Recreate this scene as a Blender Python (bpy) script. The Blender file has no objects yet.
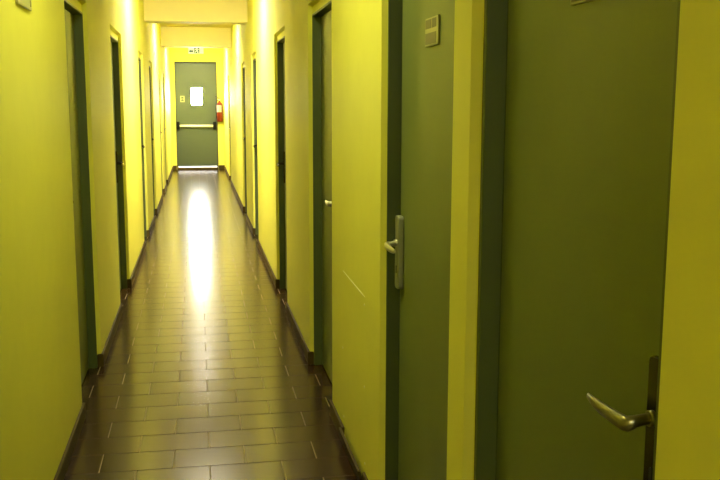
import bpy, bmesh, math, random
from mathutils import Vector, Matrix
random.seed(4)
S = bpy.context.scene
COL = S.collection

# ------------------------------------------------------------------ materials
def mat(name, color, rough=0.5, metal=0.0, spec=0.5, noise=0.0, nscale=30.0, bump=0.0, bscale=60.0, emit=None, estr=0.0, coat=0.0):
    m = bpy.data.materials.new(name); m.use_nodes = True
    nt = m.node_tree; N = nt.nodes; L = nt.links
    b = N['Principled BSDF']
    b.inputs['Base Color'].default_value = (*color, 1)
    b.inputs['Roughness'].default_value = rough
    b.inputs['Metallic'].default_value = metal
    b.inputs['Specular IOR Level'].default_value = spec
    b.inputs['Coat Weight'].default_value = coat
    if emit:
        b.inputs['Emission Color'].default_value = (*emit, 1)
        b.inputs['Emission Strength'].default_value = estr
    if noise or bump:
        tc = N.new('ShaderNodeTexCoord')
    if noise:
        n = N.new('ShaderNodeTexNoise'); n.inputs['Scale'].default_value = nscale; n.inputs['Detail'].default_value = 4
        L.new(tc.outputs['Object'], n.inputs['Vector'])
        r = N.new('ShaderNodeMapRange'); r.inputs[3].default_value = 1 - noise; r.inputs[4].default_value = 1 + noise
        L.new(n.outputs['Fac'], r.inputs[0])
        mx = N.new('ShaderNodeMix'); mx.data_type = 'RGBA'; mx.blend_type = 'MULTIPLY'; mx.inputs[0].default_value = 1
        mx.inputs[6].default_value = (*color, 1); L.new(r.outputs[0], mx.inputs[7])
        L.new(mx.outputs[2], b.inputs['Base Color'])
    if bump:
        n2 = N.new('ShaderNodeTexNoise'); n2.inputs['Scale'].default_value = bscale; n2.inputs['Detail'].default_value = 3
        L.new(tc.outputs['Object'], n2.inputs['Vector'])
        bp = N.new('ShaderNodeBump'); bp.inputs['Strength'].default_value = bump; bp.inputs['Distance'].default_value = 0.004
        L.new(n2.outputs['Fac'], bp.inputs['Height']); L.new(bp.outputs[0], b.inputs['Normal'])
    return m

M = {}
M['paint'] = mat('yellow_paint', (0.775, 0.745, 0.125), 0.6, spec=0.2, noise=0.035, nscale=9, bump=0.10, bscale=45)
M['paint_far'] = mat('warm_yellow_paint', (0.84, 0.76, 0.28), 0.55, spec=0.3, noise=0.03, nscale=9)  # beam copy of the wall paint, lightened to stand in for lamp light
M['ceil'] = mat('ceiling_paint', (0.80, 0.72, 0.22), 0.7, spec=0.2)
M['leaf'] = mat('grey_green_laminate', (0.155, 0.188, 0.060), 0.42, spec=0.45, noise=0.05, nscale=14)
M['frame'] = mat('dark_green_paint', (0.085, 0.11, 0.034), 0.4, spec=0.4)
M['fireframe'] = mat('dark_fire_frame', (0.03, 0.038, 0.014), 0.5, spec=0.2)
M['fire'] = mat('fire_door_paint', (0.072, 0.094, 0.050), 0.45, spec=0.4, noise=0.05, nscale=10)
M['skirt'] = mat('dark_brown_tile', (0.075, 0.052, 0.013), 0.6, spec=0.08, noise=0.1, nscale=12)
M['steel'] = mat('brushed_steel', (0.62, 0.60, 0.50), 0.3, metal=1.0)
M['satin'] = mat('satin_plate', (0.42, 0.42, 0.28), 0.45, metal=0.7)
M['oldmetal'] = mat('worn_dark_metal', (0.34, 0.31, 0.20), 0.32, metal=0.9, noise=0.25, nscale=40)
M['darkplate'] = mat('dark_bronze_plate', (0.06, 0.05, 0.025), 0.22, metal=0.8)
M['black'] = mat('black_plastic', (0.015, 0.015, 0.012), 0.4)
M['dark'] = mat('dark_void', (0.01, 0.01, 0.008), 0.9, spec=0.1)
M['white'] = mat('white_plastic', (0.80, 0.80, 0.74), 0.4)
M['cream'] = mat('cream_plastic', (0.40, 0.385, 0.19), 0.4)
M['grey_insert'] = mat('grey_insert', (0.115, 0.105, 0.06), 0.4)
M['grey_pale'] = mat('greenish_grey_insert', (0.34, 0.36, 0.16), 0.35)
M['green'] = mat('sign_green', (0.004, 0.055, 0.022), 0.4)
M['red'] = mat('extinguisher_red', (0.16, 0.010, 0.004), 0.3)
M['bar'] = mat('bar_cream', (0.85, 0.84, 0.72), 0.3)
M['rubber'] = mat('black_rubber', (0.02, 0.02, 0.02), 0.5)
M['plaster_dot'] = mat('pale_filler', (0.88, 0.86, 0.50), 0.5)
M['concrete'] = mat('outdoor_concrete', (0.55, 0.54, 0.50), 0.8, noise=0.1, nscale=5)
M['lamp'] = mat('lamp_diffuser', (0.9, 0.9, 0.85), 0.4, emit=(1.0, 0.93, 0.86), estr=1.0)
M['lamp_dim'] = mat('lamp_diffuser_weak', (0.9, 0.9, 0.85), 0.4, emit=(1.0, 1.0, 0.48), estr=1.0)
M['lamp_back'] = mat('lamp_diffuser_rear', (0.9, 0.9, 0.85), 0.4, emit=(1.0, 0.99, 0.75), estr=1.0)
M['pane'] = mat('daylit_frosted_glass', (0.9, 0.9, 0.9), 0.25, emit=(1.0, 0.97, 0.86), estr=1.0)
def set_emit(k, v): M[k].node_tree.nodes['Principled BSDF'].inputs['Emission Strength'].default_value = v
LAMP_E = 205.0
set_emit('lamp', LAMP_E); set_emit('lamp_dim', LAMP_E * 0.165); set_emit('lamp_back', LAMP_E * 0.30); set_emit('pane', 78.0)

def floor_material():
    m = bpy.data.materials.new('brown_brick_bond_tiles'); m.use_nodes = True
    nt = m.node_tree; N = nt.nodes; L = nt.links; b = N['Principled BSDF']
    tc = N.new('ShaderNodeTexCoord'); sp = N.new('ShaderNodeSeparateXYZ'); L.new(tc.outputs['Object'], sp.inputs[0])
    def mth(op, a, c=None, d=None):
        n = N.new('ShaderNodeMath'); n.operation = op
        for i, v in enumerate((a, c, d)):
            if v is None: continue
            if isinstance(v, (int, float)): n.inputs[i].default_value = v
            else: L.new(v, n.inputs[i])
        return n.outputs[0]
    W, H, X0, Y0 = 0.30, 0.20, 0.0189, 3.6452
    v = mth('DIVIDE', mth('SUBTRACT', sp.outputs['Y'], Y0 - 40 * H), H)
    row = mth('FLOOR', v)
    par = mth('MODULO', row, 2.0)                      # odd rows carry the joint on the centre line
    u = mth('ADD', mth('DIVIDE', mth('SUBTRACT', sp.outputs['X'], X0 - 20 * W), W), mth('MULTIPLY', mth('SUBTRACT', 1.0, par), 0.5))
    fu = mth('FRACT', u); fv = mth('FRACT', v)
    du = mth('MULTIPLY', mth('MINIMUM', fu, mth('SUBTRACT', 1.0, fu)), W)
    dv = mth('MULTIPLY', mth('MINIMUM', fv, mth('SUBTRACT', 1.0, fv)), H)
    ju = mth('LESS_THAN', du, 0.0023); jv = mth('LESS_THAN', dv, 0.0030)
    # tile colour: per-tile tone + fine mottling
    cx = N.new('ShaderNodeCombineXYZ'); L.new(mth('FLOOR', u), cx.inputs[0]); L.new(row, cx.inputs[1])
    wn = N.new('ShaderNodeTexWhiteNoise'); wn.noise_dimensions = '2D'; L.new(cx.outputs[0], wn.inputs['Vector'])
    no = N.new('ShaderNodeTexNoise'); no.inputs['Scale'].default_value = 25; no.inputs['Detail'].default_value = 5
    L.new(tc.outputs['Object'], no.inputs['Vector'])
    tone = mth('ADD', mth('MULTIPLY_ADD', wn.outputs['Value'], 0.26, 0.74), mth('MULTIPLY_ADD', no.outputs['Fac'], 0.5, -0.12))
    tile = N.new('ShaderNodeMix'); tile.data_type = 'RGBA'; tile.blend_type = 'MULTIPLY'; tile.inputs[0].default_value = 1
    tile.inputs[6].default_value = (0.040, 0.018, 0.003, 1); L.new(tone, tile.inputs[7])
    m1 = N.new('ShaderNodeMix'); m1.data_type = 'RGBA'; L.new(jv, m1.inputs[0]); L.new(tile.outputs[2], m1.inputs[6]); m1.inputs[7].default_value = (0.05, 0.035, 0.012, 1)
    m2 = N.new('ShaderNodeMix'); m2.data_type = 'RGBA'; L.new(ju, m2.inputs[0]); L.new(m1.outputs[2], m2.inputs[6]); m2.inputs[7].default_value = (0.27, 0.22, 0.10, 1)
    L.new(m2.outputs[2], b.inputs['Base Color'])
    j = mth('MAXIMUM', ju, jv)
    ro = mth('ADD', mth('MULTIPLY_ADD', no.outputs['Fac'], 0.03, 0.188), mth('MULTIPLY', j, 0.45)); L.new(ro, b.inputs['Roughness'])
    b.inputs['Specular IOR Level'].default_value = 0.5
    L.new(mth('MULTIPLY_ADD', j, -0.25, 0.29), b.inputs['Specular IOR Level'])
    b.inputs['Specular Tint'].default_value = (1.0, 0.85, 0.32, 1)
    # slightly domed tiles with recessed joints
    edge = mth('MINIMUM', mth('DIVIDE', mth('MINIMUM', du, dv), 0.008), 1.0)
    bp = N.new('ShaderNodeBump'); bp.inputs['Strength'].default_value = 0.15; bp.inputs['Distance'].default_value = 0.001
    L.new(edge, bp.inputs['Height']); L.new(bp.outputs[0], b.inputs['Normal'])
    return m
M['floor'] = floor_material()

# ------------------------------------------------------------------ mesh helpers
class MB:
    """collects shapes with material indices, links them as one mesh object"""
    def __init__(self): self.bm = bmesh.new(); self.mi = 0
    def _new(self, fn):
        k = len(self.bm.faces); r = fn(); self.bm.faces.ensure_lookup_table()
        for f in list(self.bm.faces)[k:]: f.material_index = self.mi
        return r
    def box(self, x0, x1, y0, y1, z0, z1, bev=0.0, seg=2):
        x0, x1 = min(x0, x1), max(x0, x1); y0, y1 = min(y0, y1), max(y0, y1)
        t = bmesh.new(); bmesh.ops.create_cube(t, size=1)
        bmesh.ops.scale(t, vec=(x1 - x0, y1 - y0, z1 - z0), verts=t.verts)
        bmesh.ops.translate(t, vec=((x0 + x1) / 2, (y0 + y1) / 2, (z0 + z1) / 2), verts=t.verts)
        if bev: bmesh.ops.bevel(t, geom=list(t.edges), offset=bev, segments=seg, affect='EDGES', profile=0.5)
        self.add(t); return self
    def add(self, t, M4=None):
        if M4 is not None: bmesh.ops.transform(t, matrix=M4, verts=t.verts)
        vm = {v: self.bm.verts.new(v.co) for v in t.verts}
        for f in t.faces:
            try: nf = self.bm.faces.new([vm[v] for v in f.verts])
            except ValueError: continue
            nf.material_index = self.mi; nf.smooth = f.smooth
        t.free(); return self
    def prism(self, pts, axis, a, b, bev=0.0):
        """polygon pts (2D) extruded along axis from a to b; 2D axes are the other two in xyz order"""
        t = bmesh.new()
        def P(p, h):
            if axis == 'x': return (h, p[0], p[1])
            if axis == 'y': return (p[0], h, p[1])
            return (p[0], p[1], h)
        lo = [t.verts.new(P(p, a)) for p in pts]; hi = [t.verts.new(P(p, b)) for p in pts]; n = len(pts)
        t.faces.new(lo); t.faces.new(list(reversed(hi)))
        for i in range(n): t.faces.new((lo[i], hi[i], hi[(i + 1) % n], lo[(i + 1) % n]))
        bmesh.ops.recalc_face_normals(t, faces=t.faces)
        if bev:
            cap = [e for e in t.edges if all(abs(v.co['xyz'.index(axis)] - b) < 1e-6 for v in e.verts) or all(abs(v.co['xyz'.index(axis)] - a) < 1e-6 for v in e.verts)]
            bmesh.ops.bevel(t, geom=cap, offset=bev, segments=2, affect='EDGES', profile=0.5)
        self.add(t); return self
    def lathe(self, prof, cx, cy, n=24):
        t = bmesh.new(); rings = []
        for r, z in prof:
            rings.append([t.verts.new((cx + r * math.cos(2 * math.pi * i / n), cy + r * math.sin(2 * math.pi * i / n), z)) for i in range(n)])
        for a, b in zip(rings, rings[1:]):
            for i in range(n):
                f = t.faces.new((a[i], a[(i + 1) % n], b[(i + 1) % n], b[i])); f.smooth = True
        t.faces.new(list(reversed(rings[0]))); t.faces.new(rings[-1])
        bmesh.ops.recalc_face_normals(t, faces=t.faces); self.add(t); return self
    def tube(self, pts, rad, n=12, flat=1.0, up=Vector((0, 0, 1))):
        """round or flattened bar along pts; rad per point; flat scales the 'side' axis"""
        pts = [Vector(p) for p in pts]
        if not hasattr(rad, '__len__'): rad = [rad] * len(pts)
        if not hasattr(flat, '__len__'): flat = [flat] * len(pts)
        t = bmesh.new(); rings = []
        for i, p in enumerate(pts):
            d = (pts[min(i + 1, len(pts) - 1)] - pts[max(i - 1, 0)]).normalized()
            u = up - d * up.dot(d)
            if u.length < 1e-3: u = Vector((0, 1, 0)) - d * d.y
            u.normalize(); s = d.cross(u)
            rings.append([t.verts.new(p + (u * math.cos(2 * math.pi * k / n) + s * flat[i] * math.sin(2 * math.pi * k / n)) * rad[i]) for k in range(n)])
        for a, b in zip(rings, rings[1:]):
            for k in range(n):
                f = t.faces.new((a[k], a[(k + 1) % n], b[(k + 1) % n], b[k])); f.smooth = True
        t.faces.new(list(reversed(rings[0]))); t.faces.new(rings[-1])
        bmesh.ops.recalc_face_normals(t, faces=t.faces); self.add(t); return self
    def cyl(self, p, q, r, n=20): return self.tube([p, q], r, n)
    def build(self, name, mats, parent=None, label=None):
        me = bpy.data.meshes.new(name); self.bm.to_mesh(me); self.bm.free()
        for m in (mats if isinstance(mats, (list, tuple)) else [mats]): me.materials.append(m)
        o = bpy.data.objects.new(name, me); COL.objects.link(o)
        if parent:
            o.parent = parent; o.matrix_parent_inverse = parent.matrix_world.inverted()
        if label: o['label'] = label
        return o

def empty(name, loc):
    o = bpy.data.objects.new(name, None); COL.objects.link(o); o.location = loc
    o.matrix_world = Matrix.Translation(loc); o.empty_display_size = 0.1
    return o
def tag(o, label, cat, group=None, kind=None):
    o['label'] = label; o['category'] = cat
    if group: o['group'] = group
    if kind: o['kind'] = kind
    return o

def rrect(x0, x1, z0, z1, r, n=5):
    pts = []
    for cx, cz, a0 in ((x1 - r, z1 - r, 0), (x0 + r, z1 - r, 90), (x0 + r, z0 + r, 180), (x1 - r, z0 + r, 270)):
        for i in range(n + 1):
            a = math.radians(a0 + 90 * i / n); pts.append((cx + r * math.cos(a), cz + r * math.sin(a)))
    return pts

# ------------------------------------------------------------------ layout
XL, XR = -0.575, 0.615           # wall faces of the corridor
YB, YE = -3.6, 20.95             # back wall, exit wall
HC = 2.80                        # ceiling
ZO, ZI = 2.04, 1.985             # plaster step top, frame opening top
STEP, BAND = 0.024, 0.025        # plaster step round every door
THK = 0.17
DOORS_R = [(1.099, 2.005), (2.145, 3.025), (4.170, 5.065), (6.400, 7.275), (9.52, 10.39), (11.78, 12.65), (17.28, 18.16)]
DOORS_L = [(4.330, 5.215), (6.560, 7.490), (9.640, 10.42), (11.75, 12.57), (14.62, 15.50), (16.50, 17.38)]

def span_boxes(mb, xa, xb, holes, ztop):
    y = YB
    for (a, b) in holes:
        mb.box(xa, xb, y, a, 0, HC); mb.box(xa, xb, a, b, ztop, HC); y = b
    mb.box(xa, xb, y, YE, 0, HC)

def build_wall(side, X, doors):
    s = 1 if side == 'right' else -1
    mb = MB()
    span_boxes(mb, X, X + s * STEP, doors, ZO)
    span_boxes(mb, X + s * STEP, X + s * THK, [(a + BAND, b - (.004 if abs(b - 3.025) < .001 else BAND)) for a, b in doors], ZI)
    for a, b in doors:                       # splayed plaster edge round each recess
        mb.prism([(X, b), (X + s * STEP, b), (X + s * STEP, b - .013)], 'z', .07, ZO)
        mb.prism([(X, a), (X + s * STEP, a), (X + s * STEP, a + .013)], 'z', .07, ZO)
        mb.prism([(X, ZO), (X + s * STEP, ZO), (X + s * STEP, ZO - .013)], 'y', a + .013, b - .013)
    mb.mi = 1
    mb.box(X + s * THK, X + s * (THK + 0.05), YB, YE, 0, HC)
    mb.mi = 2
    if side == 'right':                     # filler dabs and a long scratch on the pier after the second door
        for (y, z) in ((3.322, .738), (3.843, .428), (3.316, .414), (3.816, .118), (3.300, .108)):
            mb.lathe([(0.0055, 0), (0.0045, 0.0015), (0.002, 0.0022)], 0, 0, 10)
            vs = list(mb.bm.verts)[-30:]
            for v in vs: v.co = Vector((X - v.co.z, y + v.co.x, z + v.co.y))
        mb.tube([(X - .0003, 3.84, .776), (X - .0005, 3.6, .773), (X - .0005, 3.40, .771), (X - .0003, 3.315, .770)], [.0014, .0030, .0040, .0018], 6, 0.35)
    o = mb.build('wall_' + side, [M['paint'], M['dark'], M['plaster_dot']])
    return o

wr = build_wall('right', XR, DOORS_R)
tag(wr, 'yellow painted corridor wall with a pale horizontal scratch low between doors', 'wall', kind='structure')
wl = build_wall('left', XL, DOORS_L)
tag(wl, 'yellow painted corridor wall facing the scratched wall', 'wall', kind='structure')

# skirting
def build_skirt(side, X, doors):
    s = 1 if side == 'right' else -1
    mb = MB(); T = 0.013; Hb = 0.074
    y = YB + .02; spans = []
    for a, b in doors: spans.append((y, a)); y = b
    spans.append((y, YE - .05))
    for k, (a, b) in enumerate(spans):
        if side == 'right' and k == 2:      # one length has come away from the wall at its top
            mb.box(X - s * T, X, a, 3.30, 0, Hb, .002, 1); mb.box(X - s * T, X, 3.80, b, 0, Hb, .002, 1)
            mb.prism([(X - s * T, 0), (X - s * .001, 0), (X - s * .017, Hb + .002), (X - s * (T + .016), Hb + .002)], 'y', 3.303, 3.797)
        else:
            mb.box(X - s * T, X, a, b, 0, Hb, .002, 1)
        if k > 0: mb.box(X - s * T, X + s * STEP, a - .011, a + .017, 0, Hb)      # returns into the door recesses
        if k < len(spans) - 1: mb.box(X - s * T, X + s * STEP, b - .017, b + .011, 0, Hb)
    if side == 'left':
        pass
    return mb.build('baseboard_' + side, M['skirt'])
tag(build_skirt('right', XR, DOORS_R), 'dark brown tile baseboard with one length leaning off the wall', 'baseboard', kind='structure')
tag(build_skirt('left', XL, DOORS_L), 'dark brown tile baseboard sitting tight along its yellow wall', 'baseboard', kind='structure')

# floor, ceiling, ends
fl = MB().box(XL - THK, XR + THK, YB, YE + .02, -0.10, 0).build('floor', M['floor'])
tag(fl, 'glossy brown tiled corridor floor in brick pattern with pale joints', 'floor', kind='structure')
ce = MB().box(XL - THK, XR + THK, YB - .1, YE + .2, HC, HC + .1).build('ceiling', M['ceil'])
tag(ce, 'pale yellow ceiling above the corridor beams', 'ceiling', kind='structure')
bw = MB().box(XL - THK - .05, XR + THK + .05, YB - .1, YB, -.1, HC).build('wall_back', M['paint'])
tag(bw, 'yellow wall closing the corridor behind the viewer', 'wall', kind='structure')

DX0, DX1, DZ = -0.470, 0.462, 2.425    # exit door opening
mb = MB()
mb.box(XL - .1, XR + .1, YE - .035, YE + .15, DZ + .01, HC)
mb.box(XL - .1, DX0, YE, YE + .15, 0, DZ + .01); mb.box(DX1, XR + .1, YE, YE + .15, 0, DZ + .01)
mb.box(DX0, DX1, YE, YE + .15, DZ, DZ + .01)
ew = mb.build('wall_end', M['paint'])
tag(ew, 'yellow end wall around the green exit door', 'wall', kind='structure')
mb = MB()
mb.box(XL + .013, DX0 - .004, YE - .014, YE, 0, .10, .002, 1); mb.box(DX1 + .004, XR - .013, YE - .014, YE, 0, .10, .002, 1)
tag(mb.build('baseboard_end', M['skirt']), 'short dark baseboard pieces either side of the exit door', 'baseboard', kind='structure')

beam_txt = ['yellow ceiling beam hidden above the picture', 'yellow ceiling beam with the lower underside nearer the viewer, cut by the photo top edge', 'orange-yellow ceiling beam just in front of the exit sign']
for i, (y0, zb) in enumerate(((5.75, 2.45), (10.95, 2.442), (16.15, 2.468))):
    b = MB().box(XL, XR, y0, y0 + .30, zb, HC, .004, 1).build('trim_%d' % (i + 1), M['paint_far'])
    tag(b, beam_txt[i], 'beam', kind='structure')

# landing outside the exit door
tag(MB().box(-3, 3, YE + .16, YE + 6, -.02, .03).build('ground', M['concrete']), 'sunlit concrete ground outside, seen through the slit under the exit door', 'ground', kind='structure')

# ------------------------------------------------------------------ side doors
def build_door(idx, side, X, a, b, handle_far, label, plate=None, handle_mat='satin', lever_mat='steel', band=BAND, FW=0.012, reach=1.0, pt=.011):
    s = 1 if side == 'right' else -1
    root = empty('door_%d' % idx, (X + s * .06, (a + b) / 2, 0))
    tag(root, label, 'door', kind='structure')
    ia, ib = a + BAND, b - band
    xf = X + s * (STEP - .004)               # frame front, a hair proud of the plaster band
    xd = X + s * .066                         # leaf face
    xb = X + s * (THK - .002)
    f = MB()
    for (y0, y1) in ((ia, ia + FW), (ib - FW, ib)):
        f.box(xf, xb, y0, y1, 0, ZI, .002, 1)
    f.box(xf, xb, ia + FW, ib - FW, ZI - FW, ZI, .002, 1)
    # rebate stops behind the leaf
    f.box(xd + s * .043, xb, ia + FW, ia + FW + .012, 0, ZI - FW); f.box(xd + s * .043, xb, ib - FW - .012, ib - FW, 0, ZI - FW)
    f.box(xd + s * .043, xb, ia + FW + .012, ib - FW - .012, ZI - FW - .012, ZI - FW)
    f.build('door_frame', M['frame'], root)
    la, lb = ia + FW + .003, ib - FW - .008
    if not handle_far: la, lb = ia + FW + .004, ib - FW - .009
    leaf = MB().box(xd, xd + s * .040, la, lb, .008, ZI - FW - .004, .0015, 1).build('door_leaf', M['leaf'], root)
    sl = MB()                                 # near-black strips standing in for the shade between leaf and frame
    sl.box(xd + s * .003, xd + s * .043, lb + .0005, ib - FW - .0005, .008, ZI - FW - .004); sl.box(xd + s * .003, xd + s * .043, ia + FW + .0005, la - .0005, .008, ZI - FW - .004)
    sl.build('door_seal', M['dark'], root)
    # long lock plate with a lever
    d = -1 if handle_far else 1               # lever points away from the leaf's free edge
    e = lb - .004 if handle_far else la + .037
    ea, eb = (e - .05, e) if handle_far else (e, e + .05)
    yc = (ea + eb) / 2
    p = MB(); p.prism(rrect(ea, eb, .872, 1.124, .012), 'x', xd, xd - s * pt, .003)
    pl = p.build('lock_plate', M[handle_mat], root)
    l = MB()
    zc = 1.030
    l.cyl((xd - s * .009, yc, zc), (xd - s * (pt + .009), yc, zc), .0125, 20)
    path = [(-.014, 0, 0), (-.030, 0, -.001), (-.042, 0, -.003), (-.0490, .000, -.0048), (-.0525, .002, -.0065), (-.0540, .008, -.0078),
            (-.0550, .045, -.0095), (-.0560, .080, -.0100), (-.0560, .112, -.0090), (-.0550, .136, -.0070)]
    path = [(xd + s * px * reach, yc + d * py, zc + pz) for px, py, pz in path]
    l.tube(path, [.0088, .0088, .0095, .0112, .0122, .0124, .0120, .0108, .0088, .0058], 14, [1, 1, 1, .95, .85, .75, .65, .6, .55, .5])
    l.build('lever', M[lever_mat], pl, 'curved steel lever')
    k = MB(); k.prism(rrect(yc - .004, yc + .004, .925, .952, .0035), 'x', xd - s * (pt - .0005), xd - s * (pt + .0015)); k.build('keyhole', M['black'], pl)
    if plate:
        y0, y1, z0, z1 = plate
        q = MB(); q.prism(rrect(y0, y1, z0, z1, .003, 2), 'x', xd, xd - s * .006, .001)
        nm = q.build('name_plate', M['cream'], root, 'cream name plate with grey inserts')
        q = MB(); h = z1 - z0
        q.box(xd - s * .0055, xd - s * .0068, y0 + .020, y1 - .006, z0 + .005, z0 + h * .46)
        q.box(xd - s * .0055, xd - s * .0068, y0 + .020, y0 + .066, z0 + h * .62, z1 - .005)
        q.box(xd - s * .0055, xd - s * .0068, y0 + .076, y1 - .006, z0 + h * .62, z1 - .005)
        q.build('insert', M['grey_insert'], nm)
    return root

labR = ['grey-green door closest to the viewer with a dark curved lever handle',
        'grey-green door with a scuffed lower face and a small name plate above its tall lock plate',
        'green door with a bright lever tip, just past the scratched yellow pier',
        'dark green door recess first after the bright-handled door on the scratched wall',
        'thin green door edge beneath the front ceiling beam on the scratched wall',
        'thin dark door edge just past the front ceiling beam on the scratched wall',
        'last door on the scratched wall, beside the red fire extinguisher end']
labL = ['large dark-framed green door nearest on the wall with the small upper plate',
        'second dark-framed door from the viewer on the wall with the small upper plate',
        'third door from the viewer on the wall opposite the scratch, before the front beam',
        'fourth door from the viewer on the wall opposite the scratch, past the front beam',
        'fifth door on the wall opposite the scratch, last but one before the exit',
        'sixth door on the wall opposite the scratch, last before the exit']
n = 0
for i, (a, b) in enumerate(DOORS_R):
    n += 1
    pl = {0: (1.45, 1.595, 1.678, 1.765), 1: (2.521, 2.668, 1.668, 1.749)}.get(i)
    build_door(n, 'right', XR, a, b, i not in (0, 2), labR[i], pl, 'darkplate' if i == 0 or i > 2 else 'satin', 'darkplate' if i > 2 else 'oldmetal' if i == 0 else 'steel', band=.004 if i == 1 else BAND, pt=.020 if i == 1 else .011, reach=1.15 if i == 2 else 1.0, FW={0: .02, 1: .01}.get(i, .012))
for i, (a, b) in enumerate(DOORS_L):
    n += 1
    build_door(n, 'left', XL, a, b, i != 0, labL[i], None, 'darkplate', 'darkplate', reach=.62 if i == 0 else 1.0)

# ------------------------------------------------------------------ exit door
n += 1
root = empty('door_%d' % n, (0, YE, 0))
tag(root, 'grey-green exit door with bright little window and push bar at the corridor end', 'door', kind='structure')
yl = YE + .030                                # leaf face
f = MB()
f.box(DX0, DX0 + .012, YE + .012, YE + .12, 0, DZ); f.box(DX1 - .012, DX1, YE + .012, YE + .12, 0, DZ); f.box(DX0 + .012, DX1 - .012, YE + .012, YE + .12, DZ - .03, DZ)
f.box(DX0 + .012, DX0 + .03, YE + .082, YE + .12, .05, DZ - .03); f.box(DX1 - .03, DX1 - .012, YE + .082, YE + .12, .05, DZ - .03); f.box(DX0 + .03, DX1 - .03, YE + .082, YE + .12, DZ - .05, DZ - .03)
f.build('door_frame', M['fireframe'], root)
f = MB(); f.box(DX0 + .012, DX1 - .012, YE - .01, YE + .13, 0, .048, .004, 1); f.build('threshold', M['skirt'], root, 'dark sill under the exit door')
# leaf with a round-cornered window hole
wx0, wx1, wz0, wz1 = -0.116, 0.128, 1.466, 1.852
lx0, lx1, lz0, lz1 = DX0 + .016, DX1 - .016, .082, DZ - .034
def plate_with_hole(outer, hole, y0, y1):
    """outer rectangle with a rounded hole, extruded in y"""
    t = bmesh.new(); H = rrect(*hole, .035, 5); O = []
    x0, x1, z0, z1 = outer; cx, cz = (hole[0] + hole[1]) / 2, (hole[2] + hole[3]) / 2
    per = len(H) // 4
    corners = [(x1, z1), (x0, z1), (x0, z0), (x1, z0)]
    rings = []
    for y in (y0, y1):
        hv = [t.verts.new((p[0], y, p[1])) for p in H]; cv = [t.verts.new((c[0], y, c[1])) for c in corners]
        for c in range(4):
            seg = hv[c * per:(c + 1) * per]
            for i in range(per - 1): t.faces.new((cv[c], seg[i], seg[i + 1]))
            nx = hv[((c + 1) * per) % len(H)]
            t.faces.new((cv[c], seg[-1], nx, cv[(c + 1) % 4]))
        rings.append((hv, cv))
    for k in (0, 1):
        A, B = rings[0][k], rings[1][k]
        for i in range(len(A)): t.faces.new((A[i], A[(i + 1) % len(A)], B[(i + 1) % len(A)], B[i]))
    bmesh.ops.recalc_face_normals(t, faces=t.faces)
    return t
m_ = MB(); m_.add(plate_with_hole((lx0, lx1, lz0, lz1), (wx0, wx1, wz0, wz1), yl, yl + .05))
leaf = m_.build('door_leaf', M['fire'], root)
m_ = MB(); m_.prism(rrect(wx0 - .004, wx1 + .004, wz0 - .004, wz1 + .004, .037), 'y', yl + .020, yl + .028)
m_.build('window_pane', M['pane'], root, 'daylit frosted window pane')
m_ = MB()
t = plate_with_hole((wx0 - .018, wx1 + .018, wz0 - .018, wz1 + .018), (wx0, wx1, wz0, wz1), yl - .005, yl)
m_.add(t); m_.build('window_bead', M['fire'], root)
# push bar
pb = MB(); pb.tube([(-.395, yl - .075, .995), (.375, yl - .075, .995)], .026, 16, .6)
pbo = pb.build('push_bar', M['bar'], root, 'cream push bar between black brackets')
for x in (-.425, .395):
    q = MB(); q.box(x - .036, x + .036, yl - .10, yl, .915, 1.09, .01, 2); q.build('bracket', M['dark'], pbo)
# small notice with two marks
q = MB(); q.box(-.362, -.264, yl - .004, yl, 1.528, 1.668, .001, 1)
no = q.build('notice_plate', M['cream'], root, 'small cream notice with two dark marks')
q = MB()
for zc in (1.626, 1.570):
    q.prism([(-.341, zc - .020), (-.285, zc - .020), (-.285, zc + .004), (-.297, zc + .022), (-.329, zc + .022), (-.341, zc + .004)], 'y', yl - .006, yl - .004)
q.build('symbol', M['frame'], no)

# ------------------------------------------------------------------ exit sign
root = empty('exit_sign', (0, YE - .035, 2.60))
tag(root, 'small green and white running man exit sign above the exit door', 'sign')
ys = YE - .035
MB().box(-.155, .180, ys - .045, ys, 2.602, 2.762, .006, 2).build('housing', M['white'], root)
q = MB(); yf = ys - .0475
q.mi = 0; q.box(-.150, .175, yf, yf + .003, 2.607, 2.757)
q.mi = 1
y2 = yf - .0012
q.prism([(-.150, 2.650), (-.105, 2.607), (-.105, 2.622), (-.045, 2.622), (-.045, 2.676), (-.105, 2.676), (-.105, 2.693)], 'y', y2, yf)    # arrow
q.box(-.028, .095, y2, yf, 2.608, 2.756)
q.mi = 0
y3 = y2 - .001
q.lathe([(.012, 0), (.012, .001)], 0, 0, 12)
for v in list(q.bm.verts)[-24:]: v.co = Vector((.036 + v.co.x, y2 - v.co.z, 2.730 + v.co.y))
q.prism([(.020, 2.712), (.045, 2.716), (.050, 2.670), (.022, 2.664)], 'y', y3, y2)
q.prism([(.022, 2.668), (.036, 2.668), (.018, 2.640), (-.004, 2.622), (-.010, 2.632), (.008, 2.646)], 'y', y3, y2)
q.prism([(.036, 2.668), (.050, 2.670), (.062, 2.644), (.058, 2.616), (.046, 2.618), (.050, 2.642)], 'y', y3, y2)
q.prism([(.022, 2.712), (.022, 2.698), (.000, 2.690), (-.006, 2.672), (-.014, 2.676), (-.008, 2.698)], 'y', y3, y2)
q.prism([(.044, 2.714), (.046, 2.700), (.062, 2.690), (.074, 2.700), (.080, 2.692), (.062, 2.678)], 'y', y3, y2)
q.build('sign_face', [M['white'], M['green']], root)

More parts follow.
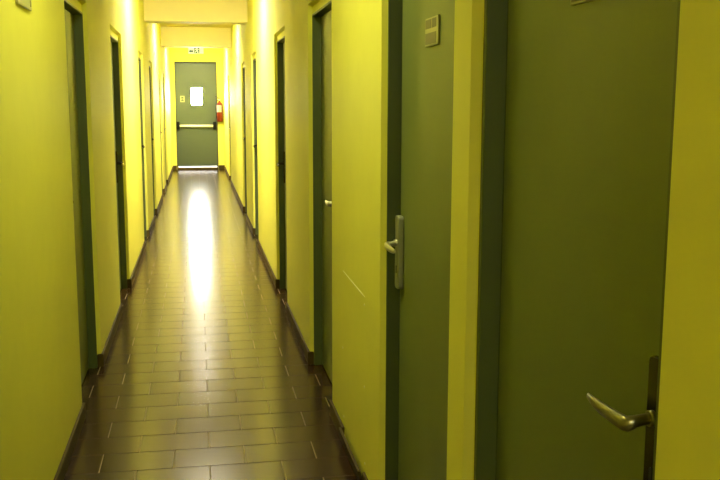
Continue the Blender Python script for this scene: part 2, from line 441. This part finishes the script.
# ------------------------------------------------------------------ fire extinguisher
ex, ey = .512, YE - .082
root = empty('fire_extinguisher', (ex, ey, 1.09))
tag(root, 'red fire extinguisher hung on the wall beside the exit door', 'fire extinguisher')
q = MB(); r = .066
q.lathe([(r * .9, 1.09), (r, 1.10), (r, 1.46), (r * .96, 1.487), (r * .78, 1.512), (r * .45, 1.53), (.022, 1.536), (.022, 1.56)], ex, ey, 28)
q.build('cylinder_body', M['red'], root)
q = MB()
t = bmesh.new(); ra = r + .0012; A = [math.radians(178 + i * 8) for i in range(17)]
lo = [t.verts.new((ex + ra * math.cos(x), ey + ra * math.sin(x), 1.305)) for x in A]; hi = [t.verts.new((ex + ra * math.cos(x), ey + ra * math.sin(x), 1.46)) for x in A]
for i in range(16): t.faces.new((lo[i], lo[i + 1], hi[i + 1], hi[i]))
bmesh.ops.solidify(t, geom=list(t.faces), thickness=.001); bmesh.ops.recalc_face_normals(t, faces=t.faces)
q.add(t); q.build('label_sticker', M['white'], root, 'white paper label')
q = MB(); q.cyl((ex, ey, 1.555), (ex, ey, 1.60), .018); q.box(ex - .02, ex + .02, ey - .012, ey + .012, 1.575, 1.60, .003, 1); q.build('valve', M['steel'], root)
q = MB(); q.tube([(ex + .01, ey, 1.60), (ex - .05, ey - .02, 1.640), (ex - .10, ey - .04, 1.665)], .009, 8, .7); q.tube([(ex + .01, ey, 1.595), (ex - .05, ey - .02, 1.605), (ex - .09, ey - .04, 1.60)], .008, 8, .7)
q.build('carry_handle', M['black'], root)
q = MB(); q.lathe([(.014, 0), (.014, .012)], 0, 0, 14)
for v in list(q.bm.verts)[-28:]: v.co = Vector((ex - .022 + v.co.x, ey - .014 - v.co.z, 1.59 + v.co.y))
q.build('gauge', M['white'], root)
q = MB(); q.tube([(ex - .02, ey - .01, 1.575), (ex - .07, ey - .03, 1.56), (ex - .088, ey - .03, 1.50), (ex - .085, ey - .02, 1.38), (ex - .078, ey - .015, 1.26), (ex - .076, ey - .012, 1.17)], [.009, .009, .009, .009, .010, .014], 10)
q.build('hose', M['rubber'], root)
q = MB(); q.box(ex - .018, ex + .018, ey + r - .002, YE, 1.20, 1.50, .002, 1)
q.build('wall_bracket', M['steel'], root)

# ------------------------------------------------------------------ small plate high on the left wall
root = empty('wall_plate', (XL, 3.30, 1.83))
tag(root, 'small cream framed plate with grey-green insert, high on the bare near wall', 'plate')
q = MB()
x = XL
q.box(x, x + .010, 3.175, 3.425, 1.822, 1.834, .002, 1); q.box(x, x + .010, 3.175, 3.425, 1.976, 1.990, .002, 1)
q.box(x, x + .010, 3.175, 3.184, 1.834, 1.976, .002, 1); q.box(x, x + .010, 3.416, 3.425, 1.834, 1.976, .002, 1)
q.build('border', M['cream'], root)
MB().box(x, x + .006, 3.182, 3.418, 1.832, 1.978).build('insert', M['grey_pale'], root)

# ------------------------------------------------------------------ ceiling lamps
lampl = ['ceiling panel lamp behind the viewer', 'ceiling panel lamp over the nearest door pair', 'ceiling panel lamp in front of the first visible beam',
         'ceiling panel lamp between the two visible beams', 'ceiling panel lamp in front of the exit door']
for i, (y, k) in enumerate(((-1.9, 'lamp_back'), (3.15, 'lamp_dim'), (8.35, 'lamp'), (13.6, 'lamp'), (18.6, 'lamp'))):
    root = empty('ceiling_lamp', (0.02, y, HC)); tag(root, lampl[i], 'lamp', 'ceiling lamps along the corridor')
    h = MB()                                # invented lips: deep near side keeps glare off the floor, open side lights beams
    h.box(-.13, -.115, y - .15, y + .15, HC - .075, HC, .003, 1); h.box(.155, .17, y - .15, y + .15, HC - .075, HC, .003, 1)
    h.box(-.115, .155, y - .15, y - .135, HC - .145, HC, .003, 1); h.box(-.115, .155, y + .135, y + .15, HC - .035, HC, .003, 1)
    h.build('housing', M['white'], root)
    MB().box(-.115, .155, y - .135, y + .134, HC - .070, HC - .030, .002, 1).build('diffuser', M[k], root)

# ------------------------------------------------------------------ world, camera, colour
w = bpy.data.worlds.new('daylight'); S.world = w; w.use_nodes = True
bg = w.node_tree.nodes['Background']; bg.inputs[0].default_value = (1.0, 0.97, 0.88, 1); bg.inputs[1].default_value = 2.5

F, YAW, PITCH, ROLL = 901.09, 0.17779, 0.14997, 0.00247
cy, sy, cp, sp = math.cos(YAW), math.sin(YAW), math.cos(PITCH), math.sin(PITCH)
fw = Vector((sy * cp, cy * cp, -sp)); rt = Vector((cy, -sy, 0)); up = rt.cross(fw)
r2 = rt * math.cos(ROLL) + up * math.sin(ROLL); u2 = -rt * math.sin(ROLL) + up * math.cos(ROLL)
cam = bpy.data.cameras.new('camera'); co = bpy.data.objects.new('camera', cam); COL.objects.link(co)
cam.sensor_width = 36; cam.sensor_fit = 'HORIZONTAL'; cam.lens = F * 36 / 720; cam.clip_start = .05
co.matrix_world = Matrix(((r2.x, u2.x, -fw.x, 0), (r2.y, u2.y, -fw.y, 0), (r2.z, u2.z, -fw.z, 1.5), (0, 0, 0, 1)))
S.camera = co
S.view_settings.view_transform = 'Standard'; S.view_settings.look = 'None'; S.view_settings.gamma = 1; S.view_settings.use_curve_mapping = False
S.view_settings.exposure = 1.3
S.cycles.max_bounces = 16; S.cycles.diffuse_bounces = 12; S.cycles.glossy_bounces = 8
S.cycles.sample_clamp_indirect = 6
